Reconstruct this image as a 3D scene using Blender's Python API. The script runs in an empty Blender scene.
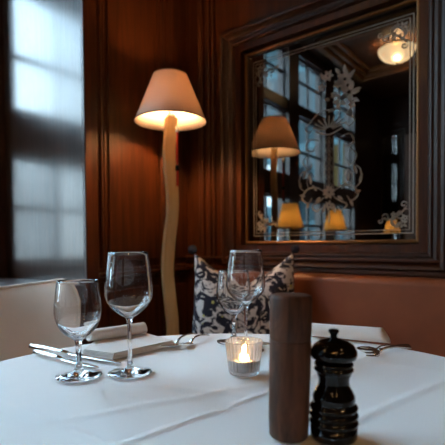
import bpy, bmesh, math, random
from mathutils import Vector, Matrix
random.seed(4)
PI = math.pi
sc = bpy.context.scene
C = sc.collection

# ------------------------------------------------------------------ camera
# room axes: x along the mirror wall away from the panelled corner, y = 0 on the mirror wall (room is y < 0), z up
F = 437.0
CAM = Vector((1.685, -1.83, 0.974))
YAW = math.radians(38.1); PITCH = math.radians(1.5); ROLL = math.radians(0.4)
SY = 0.0754
ROT = Matrix.Rotation(YAW, 3, 'Z') @ Matrix.Rotation(PI/2 - PITCH, 3, 'X') @ Matrix.Rotation(-ROLL, 3, 'Z')
cd = bpy.data.cameras.new('camera'); cam = bpy.data.objects.new('camera', cd); C.objects.link(cam)
cam.matrix_world = Matrix.Translation(CAM) @ ROT.to_4x4()
cd.sensor_width = 36; cd.lens = 36*F/445.0; cd.shift_y = SY*F/445.0; cd.clip_start = 0.02
cd.dof.use_dof = True; cd.dof.focus_distance = 0.80; cd.dof.aperture_fstop = 5.6
sc.camera = cam
FWD = Vector((-math.sin(YAW), math.cos(YAW), 0)); RGT = Vector((math.cos(YAW), math.sin(YAW), 0))

def ray(px, py):
    return ROT @ Vector(((px-222.5)/F, -(py-222.5)/F + SY, -1))
def on_z(px, py, z):
    d = ray(px, py); t = (z-CAM.z)/d.z
    return CAM + d*t
def on_depth(px, py, Y):
    d = ray(px, py); t = Y/d.dot(FWD)
    return CAM + d*t
def on_y(px, py, y):
    d = ray(px, py); t = (y-CAM.y)/d.y
    return CAM + d*t
def cf(X, Y, z=0.0):
    v = CAM + RGT*X + FWD*Y
    return Vector((v.x, v.y, z))

# ------------------------------------------------------------------ materials
def mat(name):
    m = bpy.data.materials.new(name); m.use_nodes = True
    n = m.node_tree.nodes; l = m.node_tree.links
    return m, n, l, n['Principled BSDF']
def simple(name, col, rough=0.5, metal=0.0, **kw):
    m, n, l, b = mat(name)
    b.inputs['Base Color'].default_value = (*col, 1); b.inputs['Roughness'].default_value = rough
    b.inputs['Metallic'].default_value = metal
    for k, v in kw.items(): b.inputs[k.replace('_', ' ')].default_value = v
    return m
def coords(n, l, scale):
    tc = n.new('ShaderNodeTexCoord'); mp = n.new('ShaderNodeMapping')
    mp.inputs['Scale'].default_value = scale
    l.new(tc.outputs['Object'], mp.inputs['Vector'])
    return mp
def ramp(n, l, src, stops):
    r = n.new('ShaderNodeValToRGB')
    while len(r.color_ramp.elements) < len(stops): r.color_ramp.elements.new(0.5)
    for e, (p, c) in zip(r.color_ramp.elements, stops): e.position = p; e.color = (*c, 1)
    l.new(src, r.inputs['Fac'])
    return r
def wood(name, dark, light, rough=0.3, scale=(14, 14, 0.9), coat=0.0, bump=0.15, spec=0.5, coat_rough=0.15):
    m, n, l, b = mat(name)
    mp = coords(n, l, scale)
    no = n.new('ShaderNodeTexNoise'); no.inputs['Scale'].default_value = 3.0; no.inputs['Detail'].default_value = 6; no.inputs['Roughness'].default_value = .65; no.inputs['Distortion'].default_value = .6
    l.new(mp.outputs[0], no.inputs['Vector'])
    r = ramp(n, l, no.outputs['Fac'], [(0.3, dark), (0.72, light)])
    l.new(r.outputs[0], b.inputs['Base Color'])
    mp2 = coords(n, l, tuple(s*5 for s in scale[:2]) + (scale[2]*2,))
    n2 = n.new('ShaderNodeTexNoise'); n2.inputs['Scale'].default_value = 3; n2.inputs['Detail'].default_value = 3
    l.new(mp2.outputs[0], n2.inputs['Vector'])
    bp = n.new('ShaderNodeBump'); bp.inputs['Strength'].default_value = bump; bp.inputs['Distance'].default_value = 0.002
    l.new(n2.outputs['Fac'], bp.inputs['Height']); l.new(bp.outputs[0], b.inputs['Normal'])
    b.inputs['Roughness'].default_value = rough
    b.inputs['Specular IOR Level'].default_value = spec
    b.inputs['Coat Weight'].default_value = coat; b.inputs['Coat Roughness'].default_value = coat_rough
    return m
M = {}
M['mahogany'] = wood('mahogany', (0.02, 0.0048, 0.0016), (0.088, 0.0225, 0.0045), 0.38, coat=0.1, spec=.35, coat_rough=.22)
M['mahogany_dark'] = wood('mahogany_dark', (0.016, 0.005, 0.003), (0.05, 0.014, 0.006), 0.34, coat=0.2, coat_rough=.2)
M['mahogany_h'] = wood('mahogany_horizontal', (0.02, 0.0048, 0.0016), (0.09, 0.02, 0.005), 0.36, scale=(.9, .9, 16), coat=0.15, coat_rough=.22)
M['frame_wood'] = wood('dark_polished_frame', (0.012, 0.0035, 0.0015), (0.055, 0.016, 0.005), 0.4, coat=0.0, spec=.3)
M['reveal'] = wood('varnished_reveal_wood', (0.018, 0.008, 0.005), (0.05, 0.021, 0.013), 0.3, scale=(16, 16, .7), coat=.27, bump=0.5, spec=.25, coat_rough=.18)
M['ash'] = wood('blond_ash_wood', (0.66, 0.42, 0.17), (0.86, 0.62, 0.31), 0.5, scale=(9, 9, .8), bump=.1)
M['walnut'] = wood('walnut_wood', (0.022, 0.009, 0.005), (0.135, 0.052, 0.025), 0.6, scale=(26, 26, 4), bump=.1, spec=.25)
M['floor'] = wood('dark_floor_boards', (0.03, 0.014, 0.008), (0.08, 0.035, 0.018), 0.4, scale=(1, 12, 1))
M['coffer'] = wood('lamplit_coffer_wood', (0.20, 0.07, 0.02), (0.42, 0.17, 0.05), 0.3, scale=(1, 1, 12), coat=.4)  # lamp glow on the ceiling mouldings put into a lighter, more orange wood colour
def leather():
    m, n, l, b = mat('cognac_leather')
    mp = coords(n, l, (1, 1, 1))
    no = n.new('ShaderNodeTexNoise'); no.inputs['Scale'].default_value = 5; no.inputs['Detail'].default_value = 5
    l.new(mp.outputs[0], no.inputs['Vector'])
    r = ramp(n, l, no.outputs['Fac'], [(0.3, (0.17, 0.045, 0.017)), (0.75, (0.27, 0.08, 0.03))])
    l.new(r.outputs[0], b.inputs['Base Color'])
    v = n.new('ShaderNodeTexVoronoi'); v.inputs['Scale'].default_value = 260; l.new(mp.outputs[0], v.inputs['Vector'])
    bp = n.new('ShaderNodeBump'); bp.inputs['Strength'].default_value = .12; bp.inputs['Distance'].default_value = .001
    l.new(v.outputs['Distance'], bp.inputs['Height']); l.new(bp.outputs[0], b.inputs['Normal'])
    b.inputs['Roughness'].default_value = .42
    return m
M['leather'] = leather()
def linen(name, col, rough=.85, weave=600, strength=.15):
    m, n, l, b = mat(name)
    b.inputs['Base Color'].default_value = (*col, 1); b.inputs['Roughness'].default_value = rough
    b.inputs['Sheen Weight'].default_value = .15
    mp = coords(n, l, (1, 1, 1))
    no = n.new('ShaderNodeTexNoise'); no.inputs['Scale'].default_value = weave; l.new(mp.outputs[0], no.inputs['Vector'])
    n2 = n.new('ShaderNodeTexNoise'); n2.inputs['Scale'].default_value = 9; n2.inputs['Detail'].default_value = 3; l.new(mp.outputs[0], n2.inputs['Vector'])
    mx = n.new('ShaderNodeMath'); mx.operation = 'MULTIPLY_ADD'; mx.inputs[1].default_value = 6.0
    l.new(n2.outputs['Fac'], mx.inputs[0]); l.new(no.outputs['Fac'], mx.inputs[2])
    bp = n.new('ShaderNodeBump'); bp.inputs['Strength'].default_value = strength; bp.inputs['Distance'].default_value = .002
    l.new(mx.outputs[0], bp.inputs['Height']); l.new(bp.outputs[0], b.inputs['Normal'])
    return m
M['tablecloth'] = linen('white_damask_tablecloth', (0.88, 0.89, 0.88), strength=.08)
M['napkin'] = linen('white_linen_napkin', (0.80, 0.75, 0.70))
M['chairfabric'] = linen('taupe_chair_fabric', (0.70, 0.57, 0.47), weave=220)
M['piping'] = simple('pale_piping', (0.75, 0.66, 0.56), .7)
M['steel'] = simple('polished_steel', (0.80, 0.77, 0.72), .24, 1.0)
M['brass'] = simple('brass', (0.55, 0.36, 0.13), .25, 1.0)
M['black'] = simple('black_lacquer', (0.003, 0.003, 0.003), .07, 0, Specular_IOR_Level=.32)
M['blackmetal'] = simple('black_metal', (0.02, 0.02, 0.02), .5, .3)
M['gilt'] = simple('worn_gilt', (0.22, 0.10, 0.03), .35, .6)
M['silver_mirror'] = simple('aged_mirror_silver', (0.20, 0.205, 0.205), .0, 1.0)
M['etch'] = simple('frosted_etching', (0.32, 0.29, 0.25), .6)
M['navy'] = simple('navy_wool', (0.010, 0.012, 0.025), .95)
M['red'] = simple('red_textile_cord', (0.50, 0.02, 0.01), .7)
M['porcelain'] = simple('cream_porcelain', (0.6, 0.55, 0.45), .35)
M['wax'] = simple('tealight_wax', (0.85, 0.78, 0.68), .5, 0, Subsurface_Weight=.0)
M['alu'] = simple('tealight_aluminium', (0.6, 0.6, 0.6), .35, 1.0)
M['plaster'] = simple('brown_painted_plaster', (0.10, 0.055, 0.035), .7)
M['ceiling'] = simple('dark_wood_ceiling', (0.10, 0.04, 0.018), .5)
M['facade_dark'] = simple('slate_blue_facade', (0.014, 0.037, 0.045), .8)
M['facade_trim'] = simple('blue_grey_facade_trim', (0.05, 0.11, 0.13), .8)
M['facade_white'] = simple('white_rendered_facade', (0.88, 0.88, 0.86), .8)
M['facade_grey'] = simple('grey_facade', (0.13, 0.13, 0.13), .8)
M['shopglass'] = simple('dark_window_glass', (0.02, 0.03, 0.035), .1)
M['street'] = simple('grey_street_paving', (0.22, 0.22, 0.22), .9)
def emis(name, col, s):
    m, n, l, b = mat(name); n.remove(b)
    e = n.new('ShaderNodeEmission'); e.inputs[0].default_value = (*col, 1); e.inputs[1].default_value = s
    l.new(e.outputs[0], n['Material Output'].inputs[0]); return m
M['flame'] = emis('candle_flame', (1.0, 0.55, 0.2), 420)
M['bulb'] = emis('warm_bulb', (1.0, 0.66, 0.36), 40)
M['litwindow'] = emis('lit_far_window', (1.0, 0.85, 0.40), .6)
def bowl_mat():
    m, n, l, b = mat('glowing_frosted_bowl')
    b.inputs['Base Color'].default_value = (0.9, 0.8, 0.6, 1); b.inputs['Roughness'].default_value = .3
    lw = n.new('ShaderNodeTexVoronoi'); lw.inputs['Scale'].default_value = 18
    tc = n.new('ShaderNodeTexCoord'); l.new(tc.outputs['Object'], lw.inputs['Vector'])
    r = ramp(n, l, lw.outputs['Distance'], [(0.1, (1.0, .62, .28)), (0.6, (1.0, .78, .45))])
    l.new(r.outputs[0], b.inputs['Emission Color']); b.inputs['Emission Strength'].default_value = 2.6; b.inputs['Transmission Weight'].default_value = .6; b.inputs['Roughness'].default_value = .5
    return m
M['bowl'] = bowl_mat()
def glass_mat(name, tint=(1, 1, 1), rough=0.0, ior=1.48):
    m, n, l, b = mat(name)
    b.inputs['Base Color'].default_value = (*tint, 1); b.inputs['Roughness'].default_value = rough
    b.inputs['Transmission Weight'].default_value = 1; b.inputs['IOR'].default_value = ior
    return m
M['crystal'] = glass_mat('clear_crystal')
M['ribbed'] = glass_mat('ribbed_pressed_glass'); M['ribbed'].node_tree.nodes['Principled BSDF'].inputs['Transmission Weight'].default_value = .92; M['ribbed'].node_tree.nodes['Principled BSDF'].inputs['Base Color'].default_value = (.95, .97, 1, 1)
def lighten(m, f):
    n, l = m.node_tree.nodes, m.node_tree.links
    tr = n.new('ShaderNodeBsdfTransparent'); mx = n.new('ShaderNodeMixShader'); mx.inputs[0].default_value = f
    l.new(tr.outputs[0], mx.inputs[1]); l.new(n['Principled BSDF'].outputs[0], mx.inputs[2]); l.new(mx.outputs[0], n['Material Output'].inputs[0])
lighten(M['ribbed'], .6)
def pane_mat():
    m, n, l, b = mat('window_pane_glass'); n.remove(b)
    tr = n.new('ShaderNodeBsdfTransparent'); tr.inputs[0].default_value = (.9, .95, .95, 1)
    g = n.new('ShaderNodeBsdfGlossy'); g.inputs['Roughness'].default_value = .02
    lw = n.new('ShaderNodeLayerWeight'); pw = n.new('ShaderNodeMath'); pw.operation = 'POWER'; pw.inputs[1].default_value = 5
    fr = n.new('ShaderNodeMath'); fr.operation = 'MULTIPLY_ADD'; fr.inputs[1].default_value = .9; fr.inputs[2].default_value = .04
    l.new(lw.outputs['Facing'], pw.inputs[0]); l.new(pw.outputs[0], fr.inputs[0])
    mx = n.new('ShaderNodeMixShader')
    l.new(fr.outputs[0], mx.inputs[0]); l.new(tr.outputs[0], mx.inputs[1]); l.new(g.outputs[0], mx.inputs[2])
    l.new(mx.outputs[0], n['Material Output'].inputs[0]); return m
M['pane'] = pane_mat()
def shade_mat(name, col, trans, w):
    m, n, l, b = mat(name); n.remove(b)
    d = n.new('ShaderNodeBsdfDiffuse'); d.inputs[0].default_value = (*col, 1)
    t = n.new('ShaderNodeBsdfTranslucent'); t.inputs[0].default_value = (*trans, 1)
    mx = n.new('ShaderNodeMixShader'); mx.inputs[0].default_value = w
    l.new(d.outputs[0], mx.inputs[1]); l.new(t.outputs[0], mx.inputs[2])
    l.new(mx.outputs[0], n['Material Output'].inputs[0]); return m
M['shade'] = shade_mat('ivory_lampshade_fabric', (0.74, 0.62, 0.52), (0.92, 0.72, 0.58), .24)
M['pleat'] = shade_mat('mustard_pleated_silk', (0.55, 0.36, 0.12), (0.85, 0.50, 0.13), .45)
def cushion_mat():
    m, n, l, b = mat('navy_and_cream_scroll_print')
    mp = coords(n, l, (1, 1, 1))
    n1 = n.new('ShaderNodeTexNoise'); n1.inputs['Scale'].default_value = 17; n1.inputs['Detail'].default_value = 4; n1.inputs['Roughness'].default_value = .62; n1.inputs['Distortion'].default_value = 1.6
    l.new(mp.outputs[0], n1.inputs['Vector'])
    r = ramp(n, l, n1.outputs['Fac'], [(0.0, (0.012, 0.016, 0.035)), (0.505, (0.012, 0.016, 0.035)), (0.525, (0.78, 0.76, 0.74)), (1.0, (0.78, 0.76, 0.74))])
    v = n.new('ShaderNodeTexVoronoi'); v.inputs['Scale'].default_value = 26; l.new(mp.outputs[0], v.inputs['Vector'])
    mth = n.new('ShaderNodeMath'); mth.operation = 'LESS_THAN'; mth.inputs[1].default_value = .17; l.new(v.outputs['Distance'], mth.inputs[0])
    sep = n.new('ShaderNodeSeparateColor'); l.new(v.outputs['Color'], sep.inputs[0])
    m2 = n.new('ShaderNodeMath'); m2.operation = 'GREATER_THAN'; m2.inputs[1].default_value = .6; l.new(sep.outputs[0], m2.inputs[0])
    m3 = n.new('ShaderNodeMath'); m3.operation = 'MULTIPLY'; l.new(mth.outputs[0], m3.inputs[0]); l.new(m2.outputs[0], m3.inputs[1])
    mx = n.new('ShaderNodeMix'); mx.data_type = 'RGBA'
    l.new(m3.outputs[0], mx.inputs['Factor']); l.new(r.outputs[0], mx.inputs['A']); mx.inputs['B'].default_value = (0.62, 0.6, 0.18, 1)
    l.new(mx.outputs['Result'], b.inputs['Base Color']); b.inputs['Roughness'].default_value = .9
    return m
M['cushion'] = cushion_mat()

# ------------------------------------------------------------------ mesh helpers
def obj(name, bm, m, parent=None, smooth=False, mats=None):
    me = bpy.data.meshes.new(name)
    bmesh.ops.recalc_face_normals(bm, faces=bm.faces)
    bm.to_mesh(me); bm.free()
    me.materials.append(M[m] if isinstance(m, str) else m)
    for x in (mats or []): me.materials.append(M[x])
    if smooth:
        for p in me.polygons: p.use_smooth = True
    o = bpy.data.objects.new(name, me); C.objects.link(o)
    if parent is not None: o.parent = parent
    return o
def empty(name, label, cat, loc=(0, 0, 0), rz=0, group=None):
    o = bpy.data.objects.new(name, None); C.objects.link(o); o.empty_display_size = .05
    o.location = loc; o.rotation_euler = (0, 0, rz); tag(o, label, cat, group); return o
def tag(o, label, cat, group=None):
    o['label'] = label; o['category'] = cat
    if group: o['group'] = group
    return o
def struct(name, bm, m, parent=None, **k):
    o = obj(name, bm, m, parent, **k)
    if parent is None: o['kind'] = 'structure'
    return o
def NB(): return bmesh.new()
def box(bm, x0, x1, y0, y1, z0, z1, bev=0.0):
    r = bmesh.ops.create_cube(bm, size=1)
    vs = r['verts']
    for v in vs:
        v.co = Vector(((x0+x1)/2 + v.co.x*(x1-x0), (y0+y1)/2 + v.co.y*(y1-y0), (z0+z1)/2 + v.co.z*(z1-z0)))
    if bev > 0:
        es = list({e for v in vs for e in v.link_edges})
        bmesh.ops.bevel(bm, geom=es, offset=bev, segments=3, profile=.5, affect='EDGES')
    return bm
def lathe(bm, prof, n=48, cx=0, cy=0, z0=0, mod=None):
    rings = []
    for r, z in prof:
        if r < 1e-6:
            rings.append([bm.verts.new((cx, cy, z0+z))])
        else:
            ring = []
            for k in range(n):
                a = 2*PI*k/n; rr = r*(mod(a, z) if mod else 1)
                ring.append(bm.verts.new((cx+rr*math.cos(a), cy+rr*math.sin(a), z0+z)))
            rings.append(ring)
    for A, B in zip(rings, rings[1:]):
        for k in range(n):
            k2 = (k+1) % n
            if len(A) == 1 and len(B) == 1: continue
            if len(A) == 1: bm.faces.new((A[0], B[k2], B[k]))
            elif len(B) == 1: bm.faces.new((A[k], A[k2], B[0]))
            else: bm.faces.new((A[k], A[k2], B[k2], B[k]))
    return bm
def sweep(bm, pts, rad, n=10, cap=True):
    pts = [Vector(p) for p in pts]
    rads = rad if isinstance(rad, (list, tuple)) else [rad]*len(pts)
    rings = []; up = Vector((0.03, .02, 1)).normalized()
    for i, p in enumerate(pts):
        d = (pts[min(i+1, len(pts)-1)] - pts[max(i-1, 0)]).normalized()
        s = d.cross(up)
        if s.length < .05: s = d.cross(Vector((1, 0, 0)))
        s.normalize(); t = s.cross(d).normalized()
        rings.append([bm.verts.new(p + (s*math.cos(2*PI*k/n) + t*math.sin(2*PI*k/n))*rads[i]) for k in range(n)])
    for A, B in zip(rings, rings[1:]):
        for k in range(n): bm.faces.new((A[k], A[(k+1) % n], B[(k+1) % n], B[k]))
    if cap: bm.faces.new(rings[0]); bm.faces.new(rings[-1])
    return bm
def smooth_path(pts, per=6):
    P = [Vector(p) for p in pts]; out = []
    for i in range(len(P)-1):
        a, b, c, d = P[max(i-1, 0)], P[i], P[i+1], P[min(i+2, len(P)-1)]
        for k in range(per):
            t = k/per
            out.append(.5*((2*b) + (c-a)*t + (2*a-5*b+4*c-d)*t*t + (3*b-a-3*c+d)*t**3))
    out.append(P[-1]); return out

# ------------------------------------------------------------------ the room
H = 3.25; XR = 4.2; YB = -5.1; XW = -0.735; YE = -0.68; SILL = 0.80
bm = NB(); box(bm, -1.0, XR+.1, YB-.1, .25, -.1, 0); struct('floor', bm, 'floor')
bm = NB(); box(bm, -1.0, XR+.1, YB-.1, .25, H, H+.1); struct('ceiling', bm, 'ceiling')
# mirror wall (front), built round the mirror recess
P_ml = on_y(249.5, 150, .05); P_mr = on_y(417, 150, .05)
mx0, mx1 = P_ml.x, P_mr.x
mz0 = on_y(262, 241, .05).z; mz1 = on_y(250, 57.5, .05).z
bm = NB()
box(bm, -.12, XR+.1, .07, .25, 0, H)
box(bm, -.12, mx0-.02, 0, .07, 0, H); box(bm, mx1+.02, XR+.1, 0, .07, 0, H)
box(bm, mx0-.02, mx1+.02, 0, .07, 0, mz0-.02); box(bm, mx0-.02, mx1+.02, 0, .07, mz1+.02, H)
struct('wall_front', bm, 'mahogany')
bm = NB(); box(bm, -.12, 0, YE+.004, 0, 0, H); struct('wall_left', bm, 'mahogany')
bm = NB(); box(bm, XW-.12, -.12, YE, YE+.12, 0, H)
box(bm, -.12, 0, YE, YE+.004, 0, H)
reveal = struct('trim_1', bm, 'reveal')
bm = NB(); box(bm, XR, XR+.1, YB-.1, 0, 0, H); struct('wall_right', bm, 'plaster')
bm = NB(); box(bm, -.9, XR+.1, YB-.1, YB, 0, H); struct('wall_back', bm, 'mahogany_dark')
# wainscot below the sill, sill board and its mouldings
bm = NB(); box(bm, -.08, 0, YB, YE, 0, SILL-.07); struct('wall_side', bm, 'mahogany_h')
bm = NB(); box(bm, XW+.0, .03, YB, YE-.001, SILL-.03, SILL, .004)
box(bm, -.0, .018, YB, YE-.001, SILL-.05, SILL-.03, .004); box(bm, -.0, .010, YB, YE-.001, SILL-.075, SILL-.05, .003)
struct('trim_2', bm, 'mahogany_dark')

# panelled centre wall: raised stiles, rails, mouldings
bm = NB()
box(bm, 0, .018, -.68, -.612, 0, H, .004)           # outer stile
box(bm, 0, .014, -.590, -.578, .86, H, .004); box(bm, 0, .010, -.572, -.562, .86, H, .004)
box(bm, 0, .012, -.545, -.235, .90, H, .005)        # big panel field
for a, b_, h in ((-.222, -.205, .022), (-.198, -.186, .016), (-.178, -.150, .02), (-.142, -.13, .014)):
    box(bm, 0, h, a, b_, .86, H, .005)
box(bm, 0, .01, -.118, -.02, .90, H, .004)
box(bm, 0, .012, -.61, 0, .80, .822, .004); box(bm, 0, .026, -.61, 0, .826, .846, .006); box(bm, 0, .014, -.61, 0, .852, .864, .003)
box(bm, 0, .012, -.545, -.235, .16, .76, .005); box(bm, 0, .012, -.20, -.03, .16, .76, .005); box(bm, 0, .02, -.61, 0, 0, .12, .005)
struct('trim_3', bm, 'mahogany')
# reeded pilaster on the mirror wall beside the corner
bm = NB()
box(bm, .035, .095, -.01, 0, .86, H, .004)
for a, b_, h in ((.103, .118, .022), (.124, .142, .028), (.150, .172, .020), (.178, .192, .03), (.198, .216, .024)):
    box(bm, a, b_, -h, 0, .86, H, .006)
struct('trim_4', bm, 'mahogany')
# dado mouldings under the mirror (ribs) running along the wall
bm = NB()
for z0, z1, h in ((.842, .862, .030), (.872, .888, .022), (.896, .908, .034)):
    box(bm, .0, XR, -h, 0, z0, z1, .005)
struct('trim_5', bm, 'mahogany_h')

# window bay: lights with frame, transoms, glazing bars
lights = [(.74, 1.36), (1.58, 2.32), (2.545, 3.24), (3.50, 4.20)]
tiers = [(.88, 1.49, (1.19,)), (1.73, 2.44, (2.045,)), (2.56, 3.12, (2.86,))]
bm = NB()
edges = [YE]+[-v for p in lights for v in p]+[YB]
for a, b_ in ((lights[0][1], lights[1][0]), (lights[1][1], lights[2][0]), (lights[2][1], lights[3][0]), (lights[3][1], -YB)):
    box(bm, XW-.12, XW+.03, -b_, -a, SILL-.03, H)
box(bm, XW-.12, XW+.035, -.738, YE-.001, SILL, H)
for z0, z1 in ((SILL, .88), (1.49, 1.73), (2.44, 2.56), (3.12, H)):
    box(bm, XW-.12, XW+.015, YB, YE, z0, z1)
box(bm, XW-.12, XW, YB, YE, 0, SILL-.03)
struct('wall_window_side', bm, 'mahogany_dark')
wn = 0
for a, b_ in lights:
    for z0, z1, bars in tiers:
        wn += 1
        bm = NB(); y0, y1 = -b_, -a
        f = .02; xa, xb = XW-.075, XW-.03
        box(bm, xa, xb, y0, y0+f, z0, z1); box(bm, xa, xb, y1-f, y1, z0, z1)
        box(bm, xa, xb, y0+f, y1-f, z0, z0+f); box(bm, xa, xb, y0+f, y1-f, z1-f, z1)
        ym = (y0+y1)/2
        box(bm, xa+.01, xb-.005, ym-.013, ym+.013, z0+f, z1-f)
        for zb in bars: box(bm, xa+.012, xb-.007, y0+f, y1-f, zb-.013, zb+.013)
        w = struct('window_%d' % wn, bm, 'mahogany_dark')
        bm = NB(); box(bm, XW-.054, XW-.050, y0+f, y1-f, z0+f, z1-f)
        obj('glass_pane', bm, 'pane', w)

# ------------------------------------------------------------------ outside
bm = NB(); box(bm, -40, -.95, -40, 12, -1.1, -1.0); struct('street', bm, 'street')
def building(name, label, x0, x1, y0, y1, h, m, wm, rows, cols, lit=()):
    o = empty(name, label, 'building', ((x0+x1)/2, y1, -1.0))
    ox, oy, oz = o.location
    bm = NB(); box(bm, x0-ox, x1-ox, y0-oy, y1-oy, 0, h+1); obj('wall', bm, m, o)
    bm = NB(); box(bm, x0-ox-.15, x1-ox+.15, y0-oy, y1-oy+.15, h+1, h+1.25); obj('roof_cornice', bm, wm, o)
    W = (x1-x0)/cols
    for r in range(rows):
        for c in range(cols):
            cx = x0-ox+W*(c+.5); z = .6+(h/rows)*r
            bm = NB(); box(bm, cx-W*.28, cx+W*.28, y1-oy, y1-oy+.06, z, z+(h/rows)*.68)
            wo = obj('window', bm, wm, o)
            bm = NB(); box(bm, cx-W*.22, cx-.05, y1-oy+.06, y1-oy+.075, z+.1, z+(h/rows)*.6); box(bm, cx+.05, cx+W*.22, y1-oy+.06, y1-oy+.075, z+.1, z+(h/rows)*.6)
            obj('pane', bm, 'litwindow' if (r, c) in lit else 'shopglass', wo)
    return o
building('townhouse', 'tall slate blue building across the street seen through windows in the mirror', -13.5, -1.6, -26, -16, 14, 'facade_dark', 'facade_trim', 4, 7, lit=((1, 4),))
building('row_house', 'long low grey row house directly opposite the window bay', -24, -17, -11, 14, 4.6, 'facade_grey', 'facade_trim', 2, 4)
building('added_white_building', 'low white rendered building added for a bright patch in the mirror, before the slate blue one', -14.5, -7.7, -15.5, -13.8, 4.3, 'facade_white', 'facade_trim', 1, 5)  # added building; its white front stands in for a bright ghost reflection

# ------------------------------------------------------------------ wall mirror with moulded frame
mir = empty('wall_mirror', 'large etched wall mirror in dark moulded mahogany frame above the leather bench', 'mirror', ((mx0+mx1)/2, .05, mz0))
ox, oy, oz = mir.location
def frame_sweep(x0, x1, z0, z1, prof, ybase, m, parent, off, name='frame'):
    bm = NB(); rings = []
    for o_, h in prof:
        y = ybase - h
        rings.append([bm.verts.new(Vector((x, y, z))-Vector(off)) for x, z in ((x0-o_, z0-o_), (x1+o_, z0-o_), (x1+o_, z1+o_), (x0-o_, z1+o_))])
    for A, B in zip(rings, rings[1:]):
        for k in range(4): bm.faces.new((A[k], A[(k+1) % 4], B[(k+1) % 4], B[k]))
    return obj(name, bm, m, parent)
prof = [(0, .0), (0, .014), (.006, .020), (.014, .020), (.018, .012), (.045, .016), (.052, .016), (.054, .058), (.060, .066), (.068, .068), (.074, .060), (.088, .064), (.098, .074), (.106, .086), (.118, .090), (.124, .084), (.128, .052), (.128, .049)]
frame_sweep(mx0, mx1, mz0, mz1, prof, .05, 'frame_wood', mir, (ox, oy, oz))
bm = NB(); box(bm, mx0-.015-ox, mx1+.015-ox, 0.0, .012, -.015, mz1+.015-oz)
gl = obj('mirror_glass', bm, 'silver_mirror', mir)
frame_sweep(mx0-.0005, mx1+.0005, mz0-.0005, mz1+.0005, [(.0, .0142), (.003, .0215), (.0075, .0235), (.012, .0215), (.0145, .0195)], .05, 'gilt', mir, (ox, oy, oz), 'gilt_bead')
MW, MH = mx1-mx0, mz1-mz0
# etched drawing: ribbons and leaves, thin frosted relief on the glass
def ribbon(bm, pts, w, taper=True, per=6, sm=True):
    pts = [Vector((p[0], p[1], 0)) for p in pts]
    if sm: pts = smooth_path(pts, per)
    n = len(pts); L = []; R = []
    for i, p in enumerate(pts):
        d = (pts[min(i+1, n-1)]-pts[max(i-1, 0)]).normalized(); nn = Vector((-d.y, d.x, 0))
        ww = w*(.35+.65*math.sin(PI*min(1, max(0, i/(n-1))))**.6) if taper else w
        L.append(p+nn*ww/2); R.append(p-nn*ww/2)
    vs = []
    for a, b_ in zip(L, R):
        vs.append((bm.verts.new((a.x+mx0-ox, -.0012, a.y)), bm.verts.new((b_.x+mx0-ox, -.0012, b_.y))))
    for A, B in zip(vs, vs[1:]): bm.faces.new((A[0], A[1], B[1], B[0]))
def leaf(bm, s, z, ang, L, w):
    d = Vector((math.cos(ang), math.sin(ang))); n_ = Vector((-d.y, d.x)); vs = []
    N = 7; up = []; dn = []
    for i in range(N+1):
        t = i/N; ww = w*math.sin(PI*t**.8)*.5
        c = Vector((s, z))+d*L*t
        up.append(c+n_*ww); dn.append(c-n_*ww)
    pts = up+dn[::-1][1:-1]
    bm.faces.new([bm.verts.new((p.x+mx0-ox, -.0012, p.y)) for p in pts])
def flower(bm, s, z, r, n=6, a0=0.3, w=.55):
    for k in range(n): leaf(bm, s+.12*r*math.cos(a0+2*PI*k/n), z+.12*r*math.sin(a0+2*PI*k/n), a0+2*PI*k/n, r, r*w)
def spiral(bm, s, z, r, turns, a0, dirn, w):
    pts = []
    for i in range(int(14*turns)+1):
        t = i/(14*turns); a = a0+dirn*t*turns*2*PI; rr = r*(1-.85*t)
        pts.append((s+rr*math.cos(a), z+rr*math.sin(a)))
    ribbon(bm, pts, w, sm=False)
def ms(px, py):
    p = on_y(px, py, .05); return (p.x-mx0, p.z-mz0)
# border double line
bm = NB()
c = [ms(257, 57), ms(414, 12)]
bl, br = .028, MW-ms(414, 12)[0]
bt = MH-ms(414, 13)[1]; bb = .026
for i, (d_, w_) in enumerate(((0, .0035), (.014, .0028))):
    x0, x1, z0, z1 = bl+d_, MW-br-d_, bb+d_, MH-bt-d_
    ribbon(bm, [(x0, z0), (x0, z1)], w_, False, sm=False); ribbon(bm, [(x1, z0), (x1, z1)], w_*1.4, False, sm=False)
    ribbon(bm, [(x0, z1), (x1, z1)], w_, False, sm=False); ribbon(bm, [(x0, z0), (x1, z0)], w_, False, sm=False)
obj('etched_border', bm, 'etch', mir)
def corner(cx, cz, sx, sz):
    bm = NB()
    def T(p): return (cx+sx*p[0], cz+sz*p[1])
    ribbon(bm, [T(p) for p in ((.005, .095), (.02, .075), (.035, .06), (.06, .045), (.085, .04), (.105, .048))], .008)
    for (u, v, r, a, dd) in ((.055, .03, .022, 0, 1), (.03, .055, .02, 1.5, -1), (.09, .05, .016, 3, 1), (.018, .1, .014, 0, -1), (.115, .035, .012, 1, 1)):
        p = T((u, v)); spiral(bm, p[0], p[1], r, 1.1, a, dd*sx*sz, .006)
    for (u, v, r) in ((.022, .022, .020), (.045, .012, .012), (.012, .045, .013), (.06, .06, .012)):
        p = T((u, v)); flower(bm, p[0], p[1], r, 5, random.random()*3)
    for (u, v, a, L) in ((.07, .03, .6, .022), (.03, .07, 2.2, .022), (.085, .065, 1.2, .018), (.02, .085, .3, .02), (.05, .045, 3.5, .02)):
        p = T((u, v)); leaf(bm, p[0], p[1], a*sx*sz, L, .009)
    obj('etched_corner_flourish', bm, 'etch', mir)
corner(MW-br-.018, MH-bt-.018, -1, -1); corner(bl+.018, MH-bt-.018, 1, -1)
corner(bl+.018, bb+.018, 1, 1); corner(MW-br-.018, bb+.018, -1, 1)
def ribbon_fine(bm, pts, w, *a, **k): ribbon(bm, pts, w*.68, *a, **k)
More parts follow.
